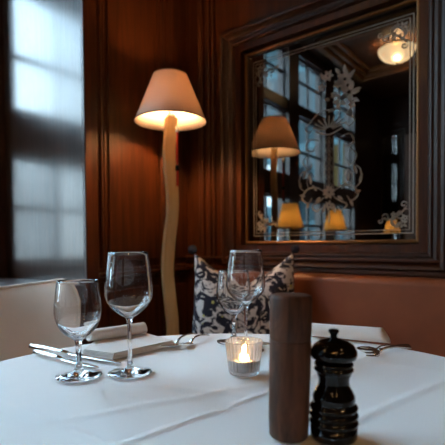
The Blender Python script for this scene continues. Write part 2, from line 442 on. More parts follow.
# central arrangement
bm = NB(); cx = ms(329, 150)[0]
def R2(pts, w):   # mirrored pair about the axis
    ribbon_fine(bm, [(cx+a, b_) for a, b_ in pts], w); ribbon_fine(bm, [(cx-a, b_) for a, b_ in pts], w)
zb = ms(345, 77)[1]
for (px, py, r, n) in ((345, 79, .040, 6), (349, 92, .045, 5), (338, 84, .022, 6), (340, 101, .032, 5), (328, 76, .026, 6), (352, 104, .018, 5), (349, 113, .014, 5), (334, 95, .018, 6), (322, 88, .02, 5)):
    s, z = ms(px, py); flower(bm, s, z, r, n, random.random()*3, .6)
for (px, py, a, L) in ((345, 74, 1.6, .045), (340, 74, 2.2, .04), (350, 76, .8, .035), (354, 90, .1, .035), (353, 98, -.6, .035), (337, 108, 3.4, .045), (330, 100, 2.8, .03), (324, 80, 2, .04), (350, 108, -1.4, .04)):
    s, z = ms(px, py); leaf(bm, s, z, a, L, .016)
obj('etched_bouquet', bm, 'etch', mir)
bm = NB()
zf = ms(329, 128)[1]
for k in range(9):     # shell basket
    a = PI*(.08+.84*k/8)
    ribbon_fine(bm, [(cx+.018*math.cos(a), zf+.012*math.sin(a)-.01), (cx+.085*math.cos(a), zf+.055*math.sin(a))], .009, False, sm=False)
ribbon_fine(bm, [(cx-.10, zf+.035), (cx-.05, zf+.075), (cx, zf+.082), (cx+.05, zf+.075), (cx+.10, zf+.035)], .007)
ribbon_fine(bm, [(cx-.07, zf-.005), (cx, zf-.03), (cx+.07, zf-.005)], .010)
R2([(.09, zf+.04), (.12, zf+.02), (.10, zf-.005), (.075, zf+.01)], .006)
zc0, zc1 = zf-.04, ms(329, 190)[1]
for s_ in (-.022, .022): ribbon_fine(bm, [(cx+s_, zc0), (cx+s_, zc1)], .0045, False, sm=False)
N = 6
for k in range(N):
    za = zc0+(zc1-zc0)*k/N; zb_ = zc0+(zc1-zc0)*(k+1)/N; zm = (za+zb_)/2
    ribbon_fine(bm, [(cx, za), (cx+.016, zm), (cx, zb_)], .004, False, sm=False); ribbon_fine(bm, [(cx, za), (cx-.016, zm), (cx, zb_)], .004, False, sm=False)
    leaf(bm, cx, zm-.012, PI/2, .024, .009)
obj('etched_basket_column', bm, 'etch', mir)
bm = NB()
z1 = zc1
R2([(.02, z1-.01), (.06, z1+.015), (.11, z1+.01), (.135, z1-.03), (.105, z1-.055), (.085, z1-.03)], .012)
R2([(.02, z1-.03), (.05, z1-.05), (.085, z1-.07), (.06, z1-.095), (.04, z1-.075)], .010)
R2([(.12, z1+.0), (.15, z1+.03), (.145, z1+.08), (.125, z1+.10)], .009)
R2([(.10, z1+.01), (.11, z1+.05), (.09, z1+.085), (.075, z1+.06)], .008)
R2([(.05, zf-.05), (.10, zf-.04), (.115, zf-.08), (.08, zf-.095), (.07, zf-.07)], .008)
R2([(.10, zf-.10), (.13, zf-.14), (.10, zf-.18), (.085, zf-.15)], .007)
for s_ in (-1, 1):
    for (a, b_, an, L) in ((.13, .06, 1.9, .05), (.14, .02, 1.2, .045), (.09, .03, 1.5, .05), (.06, .0, .9, .04), (.04, -.03, -.6, .035), (.10, -.05, -1.2, .035), (.02, -.06, -1.4, .05), (.12, -.02, .2, .03)):
        leaf(bm, cx+s_*a, z1+b_, an if s_ > 0 else PI-an, L, .014)
flower(bm, cx, z1-.01, .03, 8); flower(bm, cx, z1-.07, .022, 6)
ribbon_fine(bm, [(cx, z1-.09), (cx, z1-.15)], .012)
obj('etched_scroll_base', bm, 'etch', mir)

# second mirror on the far wall
xa, xb = -.60, -.36
zt = 2.62
m2 = empty('far_wall_mirror', 'far mirror on the opposite wall, seen at right inside the etched mirror', 'mirror', ((xa+xb)/2, YB+.05, .95))
o2 = m2.location.copy()
frame_sweep(xa, xb, .95, zt, [(0, 0), (0, .02), (.02, .03), (.05, .03), (.07, .05), (.1, .05), (.1, -.005)], YB+.025, 'mahogany_dark', m2, o2)
bm = NB(); box(bm, xa-.01-o2.x, xb+.01-o2.x, YB+.002-o2.y, YB+.02-o2.y, -.01, zt-.95+.01); obj('mirror_glass', bm, 'silver_mirror', m2)

bm = NB(); box(bm, -.255, .5, YB, YB+.02, .90, 2.62); struct('trim_20', bm, simple('grey_pink_panel', (0.42, 0.33, 0.31), .6))
# ---- ceiling lamps in coffers
def ceiling_lamp(x, y, label, first=None):
    o = empty('ceiling_lamp', label, 'ceiling lamp', (x, y, H-.002), group='frosted bowl ceiling lamps')
    if first:
        for ch in first.children:
            c = ch.copy(); C.objects.link(c); c.parent = o
        return o
    bm = NB(); lathe(bm, [(0, .0), (.09, 0), (.095, -.012), (.06, -.025), (.015, -.03), (.012, -.10), (0, -.10)], 32); obj('canopy', bm, 'brass', o, True)
    bm = NB(); lathe(bm, [(.205, -.064), (.209, -.052), (.2, -.05), (.198, -.06)], 48); obj('rim', bm, 'brass', o, True)
    bm = NB(); lathe(bm, [(.205*math.cos(a), -.062-.15*math.sin(a)) for a in [i*PI/2/12 for i in range(13)]], 48); obj('glass_bowl', bm, 'bowl', o, True)
    bm = NB(); lathe(bm, [(0, -.10), (.02, -.103), (.035, -.125), (.035, -.14), (.02, -.16), (0, -.165)], 20); obj('light_bulb', bm, emis('ceiling_bulb', (1.0, .58, .27), 420), o, True)
    bm = NB(); lathe(bm, [(0, -.242), (.008, -.237), (.012, -.227), (.008, -.214), (0, -.212)], 16); obj('finial', bm, 'brass', o, True)
    return o
pv = on_depth(397, 44, 5.05)
L0 = (pv.x, .10-pv.y)
l0 = ceiling_lamp(L0[0], L0[1], 'frosted glass bowl ceiling lamp, reflected at top right in the etched mirror')
ceiling_lamp(2.9, -1.3, 'frosted glass bowl ceiling lamp over the room right of the dining table', l0)
ceiling_lamp(2.6, -3.6, 'frosted glass bowl ceiling lamp behind the viewer, far from the windows', l0)
def pendant(x, y, z, label, first=None):
    o = empty('pendant_globe_lamp', label, 'pendant lamp', (x, y, H), group='small globe pendants in the room')
    if first:
        for c0 in first.children:
            c = c0.copy(); C.objects.link(c); c.parent = o
        return o
    bm = NB(); lathe(bm, [(0, 0), (.05, 0), (.05, -.02), (.004, -.03), (.004, z-H+.07), (.02, z-H+.06), (.02, z-H+.047), (0, z-H+.047)], 24); obj('stem', bm, 'brass', o, True)
    bm = NB(); lathe(bm, [(.05*math.sin(a), z-H+.05*math.cos(a)) for a in [i*PI/12 for i in range(13)]], 24); obj('globe', bm, emis('globe_glow', (1.0, .55, .22), 70), o, True)
    return o
g0 = pendant(2.5, -2.5, 2.35, 'small glowing globe pendant behind and right of the viewer')
for x, y, lab in ((3.3, -2.0, 'small glowing globe pendant nearest the right wall'), (3.1, -3.2, 'small glowing globe pendant over the middle of the room'), (2.0, -3.9, 'small glowing globe pendant nearest the far wall')): pendant(x, y, 2.35, lab, g0)
ncf = 5
for (x, y) in (L0, (2.9, -1.3), (2.6, -3.6)):
    ncf += 1
    bm = NB()
    for a, z, t in ((.62, .10, .07), (.55, .065, .05), (.48, .035, .05)):
        box(bm, x-a-t, x-a, y-a-t, y+a+t, H-z, H-.001, .01); box(bm, x+a, x+a+t, y-a-t, y+a+t, H-z, H-.001, .01)
        box(bm, x-a, x+a, y-a-t, y-a, H-z, H-.001, .01); box(bm, x-a, x+a, y+a, y+a+t, H-z, H-.001, .01)
    struct('trim_%d' % ncf, bm, 'coffer')

# ------------------------------------------------------------------ floor lamp
fl = empty('floor_lamp', 'tall floor lamp with wavy blond wood pole and cream cone shade in the corner', 'lamp', (0, 0, 0))
pl = on_depth(170.5, 244, 2.0); fl.location = (pl.x, pl.y, 0)
base = Vector((pl.x, pl.y, 0))
ctr = [(118, 171), (135, 170), (150, 169), (165, 169.5), (190, 172), (215, 172.2), (240, 169.2), (270, 167.4), (300, 170), (330, 172.8), (360, 171.5), (390, 168), (420, 168), (452, 170.5)]
bm = NB(); rings = []
pts = smooth_path([on_depth(x, y, 2.0)-base for y, x in ctr], 5)
ca, sa = math.cos(math.radians(28)), math.sin(math.radians(28))
for p in pts:
    ring = []
    for a, b_ in ((-.0245, -.018), (.0245, -.018), (.0245, .018), (-.0245, .018)):
        u, v = a*ca+b_*sa*0-b_*sa, a*sa+b_*ca
        ring.append(bm.verts.new(p+RGT*u+FWD*v))
    rings.append(ring)
for A, B in zip(rings, rings[1:]):
    for k in range(4): bm.faces.new((A[k], A[(k+1) % 4], B[(k+1) % 4], B[k]))
bm.faces.new(rings[0]); bm.faces.new(rings[-1])
pole_bot = pts[-1].z
es = [e for e in bm.edges if abs(e.verts[0].co.z-e.verts[1].co.z) > .004]
bmesh.ops.bevel(bm, geom=es, offset=.003, segments=2, affect='EDGES')
obj('pole', bm, 'ash', fl)
bm = NB(); lathe(bm, [(0, 0), (.105, 0), (.11, .006), (.11, max(.012, pole_bot-.004)), (.1, max(.02, pole_bot+.004)), (0, max(.02, pole_bot+.004))], 40); obj('base', bm, 'blackmetal', fl, True)
top = on_depth(171.5, 75, 2.0)-base; bot = on_depth(170.7, 122, 2.0)-base
zt_, zb_ = top.z, bot.z; cxx, cyy = bot.x, bot.y
bm = NB(); lathe(bm, [(.162, zb_), (.0765, zt_), (.0745, zt_), (.160, zb_), (.162, zb_)], 64, cxx, cyy); obj('lamp_shade', bm, 'shade', fl, True)
M['edge'] = simple('brown_shade_edge', (.30, .18, .11), .8)
bm = NB(); lathe(bm, [(.1628, zb_), (.1612, zb_+.006), (.160, zb_+.006), (.1615, zb_)], 64, cxx, cyy); obj('lower_shade_trim', bm, 'edge', fl, True)
bm = NB(); lathe(bm, [(.0775, zt_), (.0785, zt_-.005), (.077, zt_-.005), (.076, zt_)], 64, cxx, cyy); obj('upper_shade_trim', bm, 'edge', fl, True)
zp = pts[0].z
bm = NB(); lathe(bm, [(0, zp), (.017, zp), (.021, zp+.004), (.021, zp+.012), (.015, zp+.018), (.015, zp+.05), (0, zp+.05)], 24, pts[0].x, pts[0].y); obj('socket', bm, 'porcelain', fl, True)
bm = NB(); zz = zp+.05
lathe(bm, [(.012, zz), (.016, zz+.02), (.028, zz+.045), (.03, zz+.06), (.024, zz+.078), (.012, zz+.088), (0, zz+.09)], 24, pts[0].x, pts[0].y)
bulb = obj('light_bulb', bm, shade_mat('frosted_bulb', (.9, .8, .7), (1, .9, .8), .9), fl, True)
M['bulbglow'] = emis('warm_glowing_bulb', (1.0, 0.56, 0.25), 520)
bulb.data.materials[0] = M['bulbglow']
cord = smooth_path([on_depth(x, y, 1.955)-base for x, y in ((177.4, 129), (177.2, 145), (177.2, 160), (177.4, 175), (177.2, 186))], 4)
bm = NB(); sweep(bm, cord, [.0052]*len(cord), 8); obj('power_cord', bm, 'red', fl, True)
q = on_depth(177.3, 168, 1.952)-base
bm = NB(); lathe(bm, [(0, -.012), (.008, -.012), (.0095, -.006), (.0095, .006), (.008, .012), (0, .012)], 16, q.x, q.y, q.z); obj('cord_switch', bm, 'black', fl, True)
q = on_depth(177.3, 129.5, 1.955)-base
bm = NB(); lathe(bm, [(0, -.012), (.009, -.012), (.007, .003), (.003, .014), (0, .016)], 16, q.x, q.y, q.z); obj('cord_grip', bm, 'porcelain', fl, True)

# ------------------------------------------------------------------ table lamps on the sill
def table_lamp(x, y, label, first=None):
    o = empty('table_lamp', label, 'lamp', (x, y, SILL), group='pleated table lamps on the window sill')
    if first:
        for ch in first.children:
            c = ch.copy(); 
            C.objects.link(c); c.parent = o
        return o
    bm = NB(); lathe(bm, [(0, 0), (.06, 0), (.062, .008), (.03, .018), (.014, .03), (.012, .06), (.03, .09), (.034, .13), (.02, .17), (.010, .19), (.009, .30), (.02, .305), (.02, .35), (0, .35)], 32); obj('base', bm, 'brass', o, True)
    bm = NB()
    lathe(bm, [(.115, .31), (.062, .52)], 96, mod=lambda a, z: 1+.05*math.cos(a*26)); obj('lamp_shade', bm, 'pleat', o, True)
    bm = NB(); lathe(bm, [(.1175, .312), (.1175, .305), (.113, .305)], 48); obj('lower_shade_trim', bm, 'gilt', o, True)
    bm = NB(); lathe(bm, [(.064, .518), (.064, .524), (.061, .524)], 48); obj('upper_shade_trim', bm, 'gilt', o, True)
    bm = NB(); lathe(bm, [(.010, .35), (.022, .38), (.024, .395), (.016, .42), (0, .43)], 20); obj('light_bulb', bm, emis('small_warm_bulb', (1.0, .58, .22), 55), o, True)
    return o
def virt(px, py, zb):
    d = ray(px, py); t = (zb-CAM.z)/d.z; v = CAM+d*t; return v
tl = None
for (px, Y, lab) in ((290, 3.8, 'pleated mustard table lamp nearest the etched mirror, reflected at its lower left'), (335, 4.55, 'pleated mustard table lamp reflected in the middle of the etched mirror'), (392, 6.3, 'pleated mustard table lamp farthest down the sill, reflected low at the right')):
    v = on_depth(px, 244, Y); x, y = v.x, .10-v.y
    x = min(x, -.14); t = table_lamp(x, y, lab, tl); tl = tl or t

# ------------------------------------------------------------------ bench
bench = empty('leather_bench', 'cognac leather banquette bench under the mirror, behind the table', 'bench', (.26, -.02, 0))
bx = bench.location
XB1 = 3.6
bm = NB(); box(bm, 0, XB1-.26, -.115, -.012, .50, .842, .03); obj('backrest', bm, 'leather', bench, True)
bm = NB(); box(bm, .15, XB1-.26, -.56, -.12, .33, .465, .035); obj('seat', bm, 'leather', bench, True)
bm = NB(); box(bm, .17, XB1-.28, -.50, -.03, 0, .328); obj('plinth', bm, 'mahogany_dark', bench)
for o in bench.children:
    if o.name.startswith(('backrest', 'seat')):
        for p in o.data.polygons: p.use_smooth = True
        o.modifiers.new('wn', 'WEIGHTED_NORMAL')

# ------------------------------------------------------------------ cushion
cu = empty('throw_cushion', 'navy and cream scroll print cushion with dark pompoms propped on the bench', 'cushion', cf(.092, 1.80, .468))
tilt = math.radians(9)
def cush(a, b_, side):
    w = .212*(1+.13*(1-b_)*.5)
    x = w*a*(1-.05*(1-b_*b_)) 
    z = .238+.238*b_*(1-.03*(1-a*a))
    ca_ = max(0, 1-abs(a)**1.3)
    if b_ > -.2: z -= .135*ca_*((b_+.2)/1.2)**1.5
    t = .085*(max(0, (1-a*a)*(1-b_*b_)))**.42
    t *= 1-.35*math.exp(-((a)/.35)**2)*max(0, b_)
    z += .012*math.sin(a*9+b_*3)*max(0, 1-b_*b_)*.3
    y = side*(t+.003)
    v = RGT*x + FWD*(y+math.sin(tilt)*z) + Vector((0, 0, z*math.cos(tilt)+.055*0))
    return v
bm = NB(); N = 36; G = {}
for side in (-1, 1):
    for i in range(N+1):
        for j in range(N+1):
            a = -1+2*i/N; b_ = -1+2*j/N
            edge = i in (0, N) or j in (0, N)
            if edge and side == 1: G[(1, i, j)] = G[(-1, i, j)]; continue
            G[(side, i, j)] = bm.verts.new(cush(a, b_, 0 if edge else side))
    for i in range(N):
        for j in range(N):
            bm.faces.new((G[(side, i, j)], G[(side, i+1, j)], G[(side, i+1, j+1)], G[(side, i, j+1)]))
obj('cover', bm, 'cushion', cu, True)
for a in (-1, 1):
    for b_ in (-1, 1):
        p = cush(a, b_, 0); bm = NB()
        p = p+RGT*a*.008+Vector((0, 0, .012*b_+(.012 if b_ < 0 else 0)))
        r = bmesh.ops.create_icosphere(bm, subdivisions=3, radius=.019)
        for v in r['verts']: v.co = v.co*(1+.12*random.uniform(-1, 1))+p
        obj('pompom', bm, 'navy', cu)

# ------------------------------------------------------------------ table and cloth
TZ = .750; TR = .513
tc_ = cf(0.004, .587); TX, TY = tc_.x, tc_.y
tb = empty('dining_table', 'round dining table hidden beneath the white tablecloth', 'table', (TX, TY, 0))
bm = NB(); lathe(bm, [(0, .715), (TR-.02, .715), (TR-.012, .722), (TR-.012, .742), (TR-.016, .746), (0, .746)], 96); obj('tabletop', bm, 'mahogany_dark', tb)
bm = NB(); lathe(bm, [(0, 0.02), (.26, .02), (.27, .03), (.24, .05), (.06, .08), (.045, .12), (.045, .66), (.08, .70), (.2, .714), (0, .714)], 40); obj('pedestal', bm, 'blackmetal', tb, True)
bm = NB(); lathe(bm, [(0, 0), (.28, 0), (.28, .019), (0, .019)], 40); obj('foot', bm, 'blackmetal', tb)
creases = []
for (p0, p1, h, w) in (((120, 445), (380, 352), .0012, .006), ((0, 400), (110, 445), .001, .006), ((60, 420), (330, 372), .0007, .010), ((300, 445), (445, 380), .001, .008), ((380, 362), (445, 372), .0007, .008), ((150, 385), (250, 395), .0007, .012)):
    A = on_z(*p0, TZ); B = on_z(*p1, TZ); creases.append((A, B, h, w))
def cloth_h(x, y):
    h = 0
    for A, B, hh, w in creases:
        d = (B-A); L = math.hypot(d.x, d.y); nx, ny = -d.y/L, d.x/L
        s = (x-A.x)*nx+(y-A.y)*ny
        t = ((x-A.x)*d.x+(y-A.y)*d.y)/L/L
        e = 1/(1+math.exp(-12*(t+.1)))/(1+math.exp(12*(t-1.1)))
        h += 2.0*hh*math.exp(-(s/w)**2)*e
    h += .0006*math.sin(x*17+3*math.sin(y*9))*math.sin(y*13+1.2)
    return h
bm = NB(); NA = 288; rings = []
radii = [0.02+i*(TR-.008-.02)/110 for i in range(111)]
c0 = bm.verts.new((0, 0, cloth_h(TX, TY)))
for r in radii:
    ring = []
    for k in range(NA):
        a = 2*PI*k/NA; x, y = r*math.cos(a), r*math.sin(a)
        ring.append(bm.verts.new((x, y, min(cloth_h(TX+x, TY+y), .0026))))
    rings.append(ring)
for i in range(1, 26):      # rolled edge then drape with folds
    t = i/25
    if i <= 4:
        aa = i/4*PI/2; r0 = TR-.008+.008*math.sin(aa); z = -.008*(1-math.cos(aa)); amp = 0
    else:
        tt = (i-4)/21; r0 = TR+.02*tt; z = -.008-.27*tt; amp = .022*tt**.8
    ring = []
    for k in range(NA):
        a = 2*PI*k/NA; rr = r0+amp*(math.sin(a*14+.8*math.sin(a*3))+.4*math.sin(a*23+1))
        ring.append(bm.verts.new((rr*math.cos(a), rr*math.sin(a), z)))
    rings.append(ring)
for k in range(NA): bm.faces.new((c0, rings[0][k], rings[0][(k+1) % NA]))
for A, B in zip(rings, rings[1:]):
    for k in range(NA): bm.faces.new((A[k], A[(k+1) % NA], B[(k+1) % NA], B[k]))
cloth = obj('tablecloth', bm, 'tablecloth', None, True); cloth.location = (TX, TY, TZ-.001)
tag(cloth, 'white tablecloth draped over the round dining table', 'tablecloth')
ZT = TZ+.0012     # where things rest

# ------------------------------------------------------------------ chair
ch = empty('upholstered_chair', 'taupe upholstered chair at the left of the table with rounded back', 'chair', cf(-.655, 1.24))
def chair_pt(a, z, off):
    # back curves round: a in -1..1 across; faces the table
    cdir = (RGT*.80 - FWD*.60*0.0)
    W_ = .235
    ax = RGT*math.cos(math.radians(8)) + FWD*math.sin(math.radians(8)); ay = FWD*math.cos(math.radians(8))-RGT*math.sin(math.radians(8))
    return ax*(W_*a) + ay*(.10*(1-a*a) - .02 + off + (z-.45)*.10) + Vector((0, 0, z))
tops = lambda a: .862 + .016*a - .018*(1-abs(a))**.8 - (.07*max(0, (abs(a)-.72)/.28)**2.4 if abs(a) > .72 else 0)
bm = NB(); N = 32; K = 14; G = {}
for s_ in (0, 1):
    for i in range(N+1):
        a = -1+2*i/N
        for j in range(K+1):
            z = .40+(tops(a)-.40)*j/K
            pu = .028*(1-(2*j/K-1)**8)*(1-a**8)
            G[(s_, i, j)] = bm.verts.new(chair_pt(a, z, (-pu if s_ == 0 else .03+pu*.4)))
for s_ in (0, 1):
    for i in range(N):
        for j in range(K): bm.faces.new((G[(s_, i, j)], G[(s_, i+1, j)], G[(s_, i+1, j+1)], G[(s_, i, j+1)]))
for i in range(N):
    for j in (0, K): bm.faces.new((G[(0, i, j)], G[(0, i+1, j)], G[(1, i+1, j)], G[(1, i, j)]))
for j in range(K):
    for i in (0, N): bm.faces.new((G[(0, i, j)], G[(0, i, j+1)], G[(1, i, j+1)], G[(1, i, j)]))
bk = obj('backrest', bm, 'chairfabric', ch, True)
line = [chair_pt(-1, .45+.4*k/8*(tops(-1)-.45)/.4, -.001) for k in range(8)]+[chair_pt(-1+2*i/N, tops(-1+2*i/N)+.001, -.001) for i in range(N+1)]+[chair_pt(1, tops(1)-(tops(1)-.45)*k/8, -.001) for k in range(1, 9)]
bm = NB(); sweep(bm, line, .004, 8); obj('piping', bm, 'piping', bk, True)
bm = NB(); box(bm, -.215, .215, -.24, .20, .36, .47, .03)
st = obj('seat', bm, 'chairfabric', ch, True); st.rotation_euler = (0, 0, YAW+math.radians(8)); st.location = -FWD*.16
for sx in (-1, 1):
    for sy in (-1, 1):
        bm = NB(); c0_ = Vector((sx*.18, sy*.18-.02, 0))
        lathe(bm, [(0, 0), (.014, 0), (.022, .358), (0, .358)], 16, c0_.x, c0_.y)
        lg = obj('leg', bm, 'mahogany_dark', ch, True); lg.rotation_euler = st.rotation_euler; lg.location = st.location

# ------------------------------------------------------------------ glasses
def goblet(name, loc, Htot, rim, mx_, zmx, zbowl, foot, stem, label, group, vee=.8):
    o = empty(name, label, 'glass', loc, group=group)
    t = .0011
    out = [(mx_*math.sin(f_*PI/2)**vee, zbowl+(zmx-zbowl)*f_**1.1) for f_ in [(i/14)**1.3 for i in range(15)]]
    up = []
    for i in range(1, 13):
        f_ = i/12; s = f_*f_*(3-2*f_)
        up.append((mx_+(rim-mx_)*(f_**1.6*.6+s*.4), zmx+(Htot-zmx)*f_))
    outer = [(max(r, stem), z) for r, z in out]+up
    # foot and stem profile, then the outside of the bowl, the rim and the inside
    pf = [(0, .0012), (foot*.6, .0006), (foot*.97, 0), (foot, .0008), (foot*.98, .002), (foot*.6, .0042), (foot*.25, .008), (stem*1.5, .014), (stem, .026), (stem*.9, (zbowl-.02)*.6), (stem*1.05, zbowl-.012), (stem*1.5, zbowl-.002)]
    ext = [p for p in outer if p[1] > zbowl+.0015 and p[0] >= stem*1.5]
    pr = pf+ext
    ins = [(max(0, r-t*(1+3*max(0, 1-(z-zbowl)/.03))), z+t*2*max(0, 1-(z-zbowl)/.03)) for r, z in ext]
    pr += [(rim-t*.5, Htot+.0004)]+ins[::-1]
    pr += [(0, ins[0][1]-.0005)]
    bm = NB(); lathe(bm, pr, 64)
    obj('glass_body', bm, 'crystal', o, True)
    return o
def gl_at(px, py): v = on_z(px, py, ZT); return (v.x, v.y, ZT+.0012)
W_ = dict(Htot=.209, rim=.0335, mx_=.0405, zmx=.138, zbowl=.094, foot=.0378, stem=.0034)
S_ = dict(Htot=.162, rim=.0335, mx_=.0390, zmx=.112, zbowl=.063, foot=.0385, stem=.0045, vee=.52)
gW = 'stemmed wine glasses'; gS = 'short stemmed water glasses'
goblet('wine_glass', gl_at(130, 373.5), label='tall empty wine glass at left, beside the rolled napkin', group=gW, **W_)
goblet('water_glass', gl_at(79, 376.5), label='short empty water glass at far left beside the knives', group=gS, **S_)
a_ = on_depth(246, 353, .905); goblet('wine_glass', (a_.x, a_.y, ZT+.0012), label='tall empty wine glass behind the candle, in front of the cushion', group=gW, **W_)
a_ = on_depth(234, 346, .985); goblet('water_glass', (a_.x, a_.y, ZT+.0012), label='short empty water glass behind the candle, left of a taller wine glass', group=gS, **S_)

# ------------------------------------------------------------------ candle
cp = on_z(244, 374, ZT)
vo = empty('candle_holder', 'ribbed clear glass tealight holder in the middle of the table', 'candle holder', (cp.x, cp.y, ZT+.001))
rib = lambda a, z: 1+.012*math.cos(a*24)
bm = NB(); lathe(bm, [(0, 0), (.023, 0), (.0255, .002), (.0265, .006), (.0320, .056), (.0312, .0575), (.0304, .056), (.0248, .009), (.022, .007), (0, .007)], 192, mod=lambda a, z: rib(a, z) if z > .003 else 1)
obj('glass_cup', bm, 'ribbed', vo, True)
tlc = empty('tealight', 'lit white tealight inside the ribbed glass holder', 'candle', (cp.x, cp.y, ZT+.0085))
bm = NB(); lathe(bm, [(0, 0), (.0185, 0), (.019, .001), (.0192, .0165), (.0196, .017), (.0188, .0168), (.0186, .0018), (0, .0015)], 40); obj('metal_cup', bm, 'alu', tlc, True)
bm = NB(); lathe(bm, [(0, .002), (.0184, .002), (.0184, .0145), (.016, .014), (0, .0135)], 40); obj('wax', bm, 'wax', tlc, True)
bm = NB(); lathe(bm, [(0, .0137), (.0006, .0137), (.0006, .019), (0, .019)], 8); obj('wick', bm, 'black', tlc)
bm = NB(); lathe(bm, [(0, .0170), (.003, .0180), (.0045, .0200), (.0040, .0235), (.0018, .0275), (0, .030)], 16); obj('flame', bm, 'flame', tlc, True)

# ------------------------------------------------------------------ mills
wp = on_z(288.5, 436.5, ZT)
wm = empty('wooden_mill', 'tall plain cylindrical walnut grinder standing left of the black pepper mill', 'salt mill', (wp.x, wp.y, ZT+.0012))
bm = NB(); lathe(bm, [(0, 0), (.0205, 0), (.0222, .002), (.0232, .02), (.0238, .110), (.0237, .1115), (.0233, .112), (0, .112)], 64); obj('body', bm, 'walnut', wm, True)
bm = NB(); lathe(bm, [(0, .1125), (.0233, .1125), (.0238, .1132), (.0242, .159), (.0232, .1625), (.020, .1635), (0, .1635)], 64); obj('cap', bm, 'walnut', wm, True)
bm = NB(); lathe(bm, [(0, -.0006), (.017, -.0006), (.017, .0), (0, .0)], 32); obj('grinder_ring', bm, 'blackmetal', wm)
wm.rotation_euler = Matrix.Rotation(math.radians(1.2), 3, FWD).to_euler()
pp = on_z(333.5, 437.5, ZT)
d = pp-wp; 
if d.length < .0515: pp = wp+d.normalized()*.0515
pm = empty('pepper_mill', 'glossy black turned pepper mill with knob top at right foreground', 'pepper mill', (pp.x, pp.y, ZT+.0008))
def arc(r0, z0, z1, bulge, n=6):
    return [(r0+bulge*math.sin(PI*i/n), z0+(z1-z0)*i/n) for i in range(n+1)]
body = [(0, 0), (.0245, 0), (.0262, .002), (.0265, .014)]+arc(.0245, .0145, .0225, .0030)+arc(.0245, .023, .031, .0030)+arc(.0243, .0315, .0395, .0028)
body += [(.0222, .0415), (.0240, .044), (.0236, .049), (.0205, .055), (.0178, .060), (.0172, .065), (.0180, .070), (.0200, .0745)]+arc(.0200, .0755, .0815, .0022)+arc(.0200, .082, .0875, .0020)+[(.017, .089), (0, .089)]
bm = NB(); lathe(bm, body, 64); obj('body', bm, 'black', pm, True)
bm = NB(); lathe(bm, [(0, .0892), (.020, .0892), (.0248, .0915), (.0262, .0955), (.0255, .1005), (.0225, .106), (.016, .1105), (.008, .1130), (.0042, .1145), (.0035, .1165), (0, .1165)], 64); obj('head', bm, 'black', pm, True)
bm = NB(); lathe(bm, [(0, .1165), (.0038, .1165), (.0042, .1185), (.0058, .1205), (.0062, .1225), (.0050, .1240), (0, .1245)], 32); obj('knob', bm, 'black', pm, True)

# ------------------------------------------------------------------ napkins
def napkin(label, roll_a, roll_b, rr, slab, th):
    o = empty('folded_napkin', label, 'napkin', (roll_a.x, roll_a.y, ZT), group='rolled and folded white napkins')
    B0 = Vector((roll_a.x, roll_a.y, ZT))
    if slab:
        bm = NB(); n = len(slab); lay = 3
        for L in range(lay):
            z0, z1 = .0014+th*L/lay+.0003, .0014+th*(L+1)/lay-.0003
            sh = .0035*L
            cen = sum((s for s in slab), Vector())/n
            P0 = [(s-B0)+(cen-s).normalized()*sh for s in slab]
            lo = [bm.verts.new((p.x, p.y, z0)) for p in P0]; hi = [bm.verts.new((p.x, p.y, z1)) for p in P0]
            bm.faces.new(lo); bm.faces.new(hi)
            side = [bm.faces.new((lo[k], lo[(k+1) % n], hi[(k+1) % n], hi[k])) for k in range(n)]
        bmesh.ops.bevel(bm, geom=list(bm.edges), offset=.0016, segments=2, affect='EDGES')
        obj('flat_fold', bm, 'napkin', o)
    ax = (roll_b-roll_a); ax.z = 0; L = ax.length; ax.normalize(); pr_ = Vector((-ax.y, ax.x, 0))
    bm = NB(); rings = []; NR = 40; NL = 16
    base_z = .0016+(th if slab else 0)
    for i in range(NL+1):
        s = L*i/NL; ring = []
        for k in range(NR):
            a = 2*PI*k/NR
            e = 1+.05*math.sin(3*a+s*22)
            x = rr*1.35*math.cos(a)*e; sl = -(math.sin(a)*rr)*.55*(i/NL)**3 if not slab else 0; z = rr*(math.sin(a)*e if math.sin(a) > 0 else math.sin(a)*.88)
            ring.append(bm.verts.new(ax*(s+sl)+pr_*x+Vector((0, 0, z+rr*.9+base_z))))
        rings.append(ring)
    for A, B in zip(rings, rings[1:]):
        for k in range(NR): bm.faces.new((A[k], A[(k+1) % NR], B[(k+1) % NR], B[k]))
    # spiral ends: inset steps
    for ring, dr in ((rings[0], -1), (rings[-1], 1)):
        cen = sum((v.co for v in ring), Vector())/NR; prev = ring
        for f_, dp in ((.8, -.0), (.74, -.004), (.55, -.004), (.5, .0), (.3, .0), (.25, -.004)):
            cur = [bm.verts.new(cen+(v.co-cen)*f_+ax*dr*dp) for v in ring]
            for k in range(NR): bm.faces.new((prev[k], prev[(k+1) % NR], cur[(k+1) % NR], cur[k]))
            prev = cur
        bm.faces.new(prev)
    obj('roll', bm, 'napkin', o, True)
    return o
def TP(px, py): v = on_z(px, py, ZT); return Vector((v.x, v.y, 0))
napkin('folded white napkin with a rolled top at left behind the wine glass', TP(88, 347), TP(144, 338.5), .0135, [TP(80, 356), TP(113, 360.5), TP(177, 345.5), TP(146, 337), TP(95, 343)], .011)
napkin('rolled white napkin at the far right edge behind the pepper mill', TP(307, 336), TP(386, 343.5), .0165, None, 0)

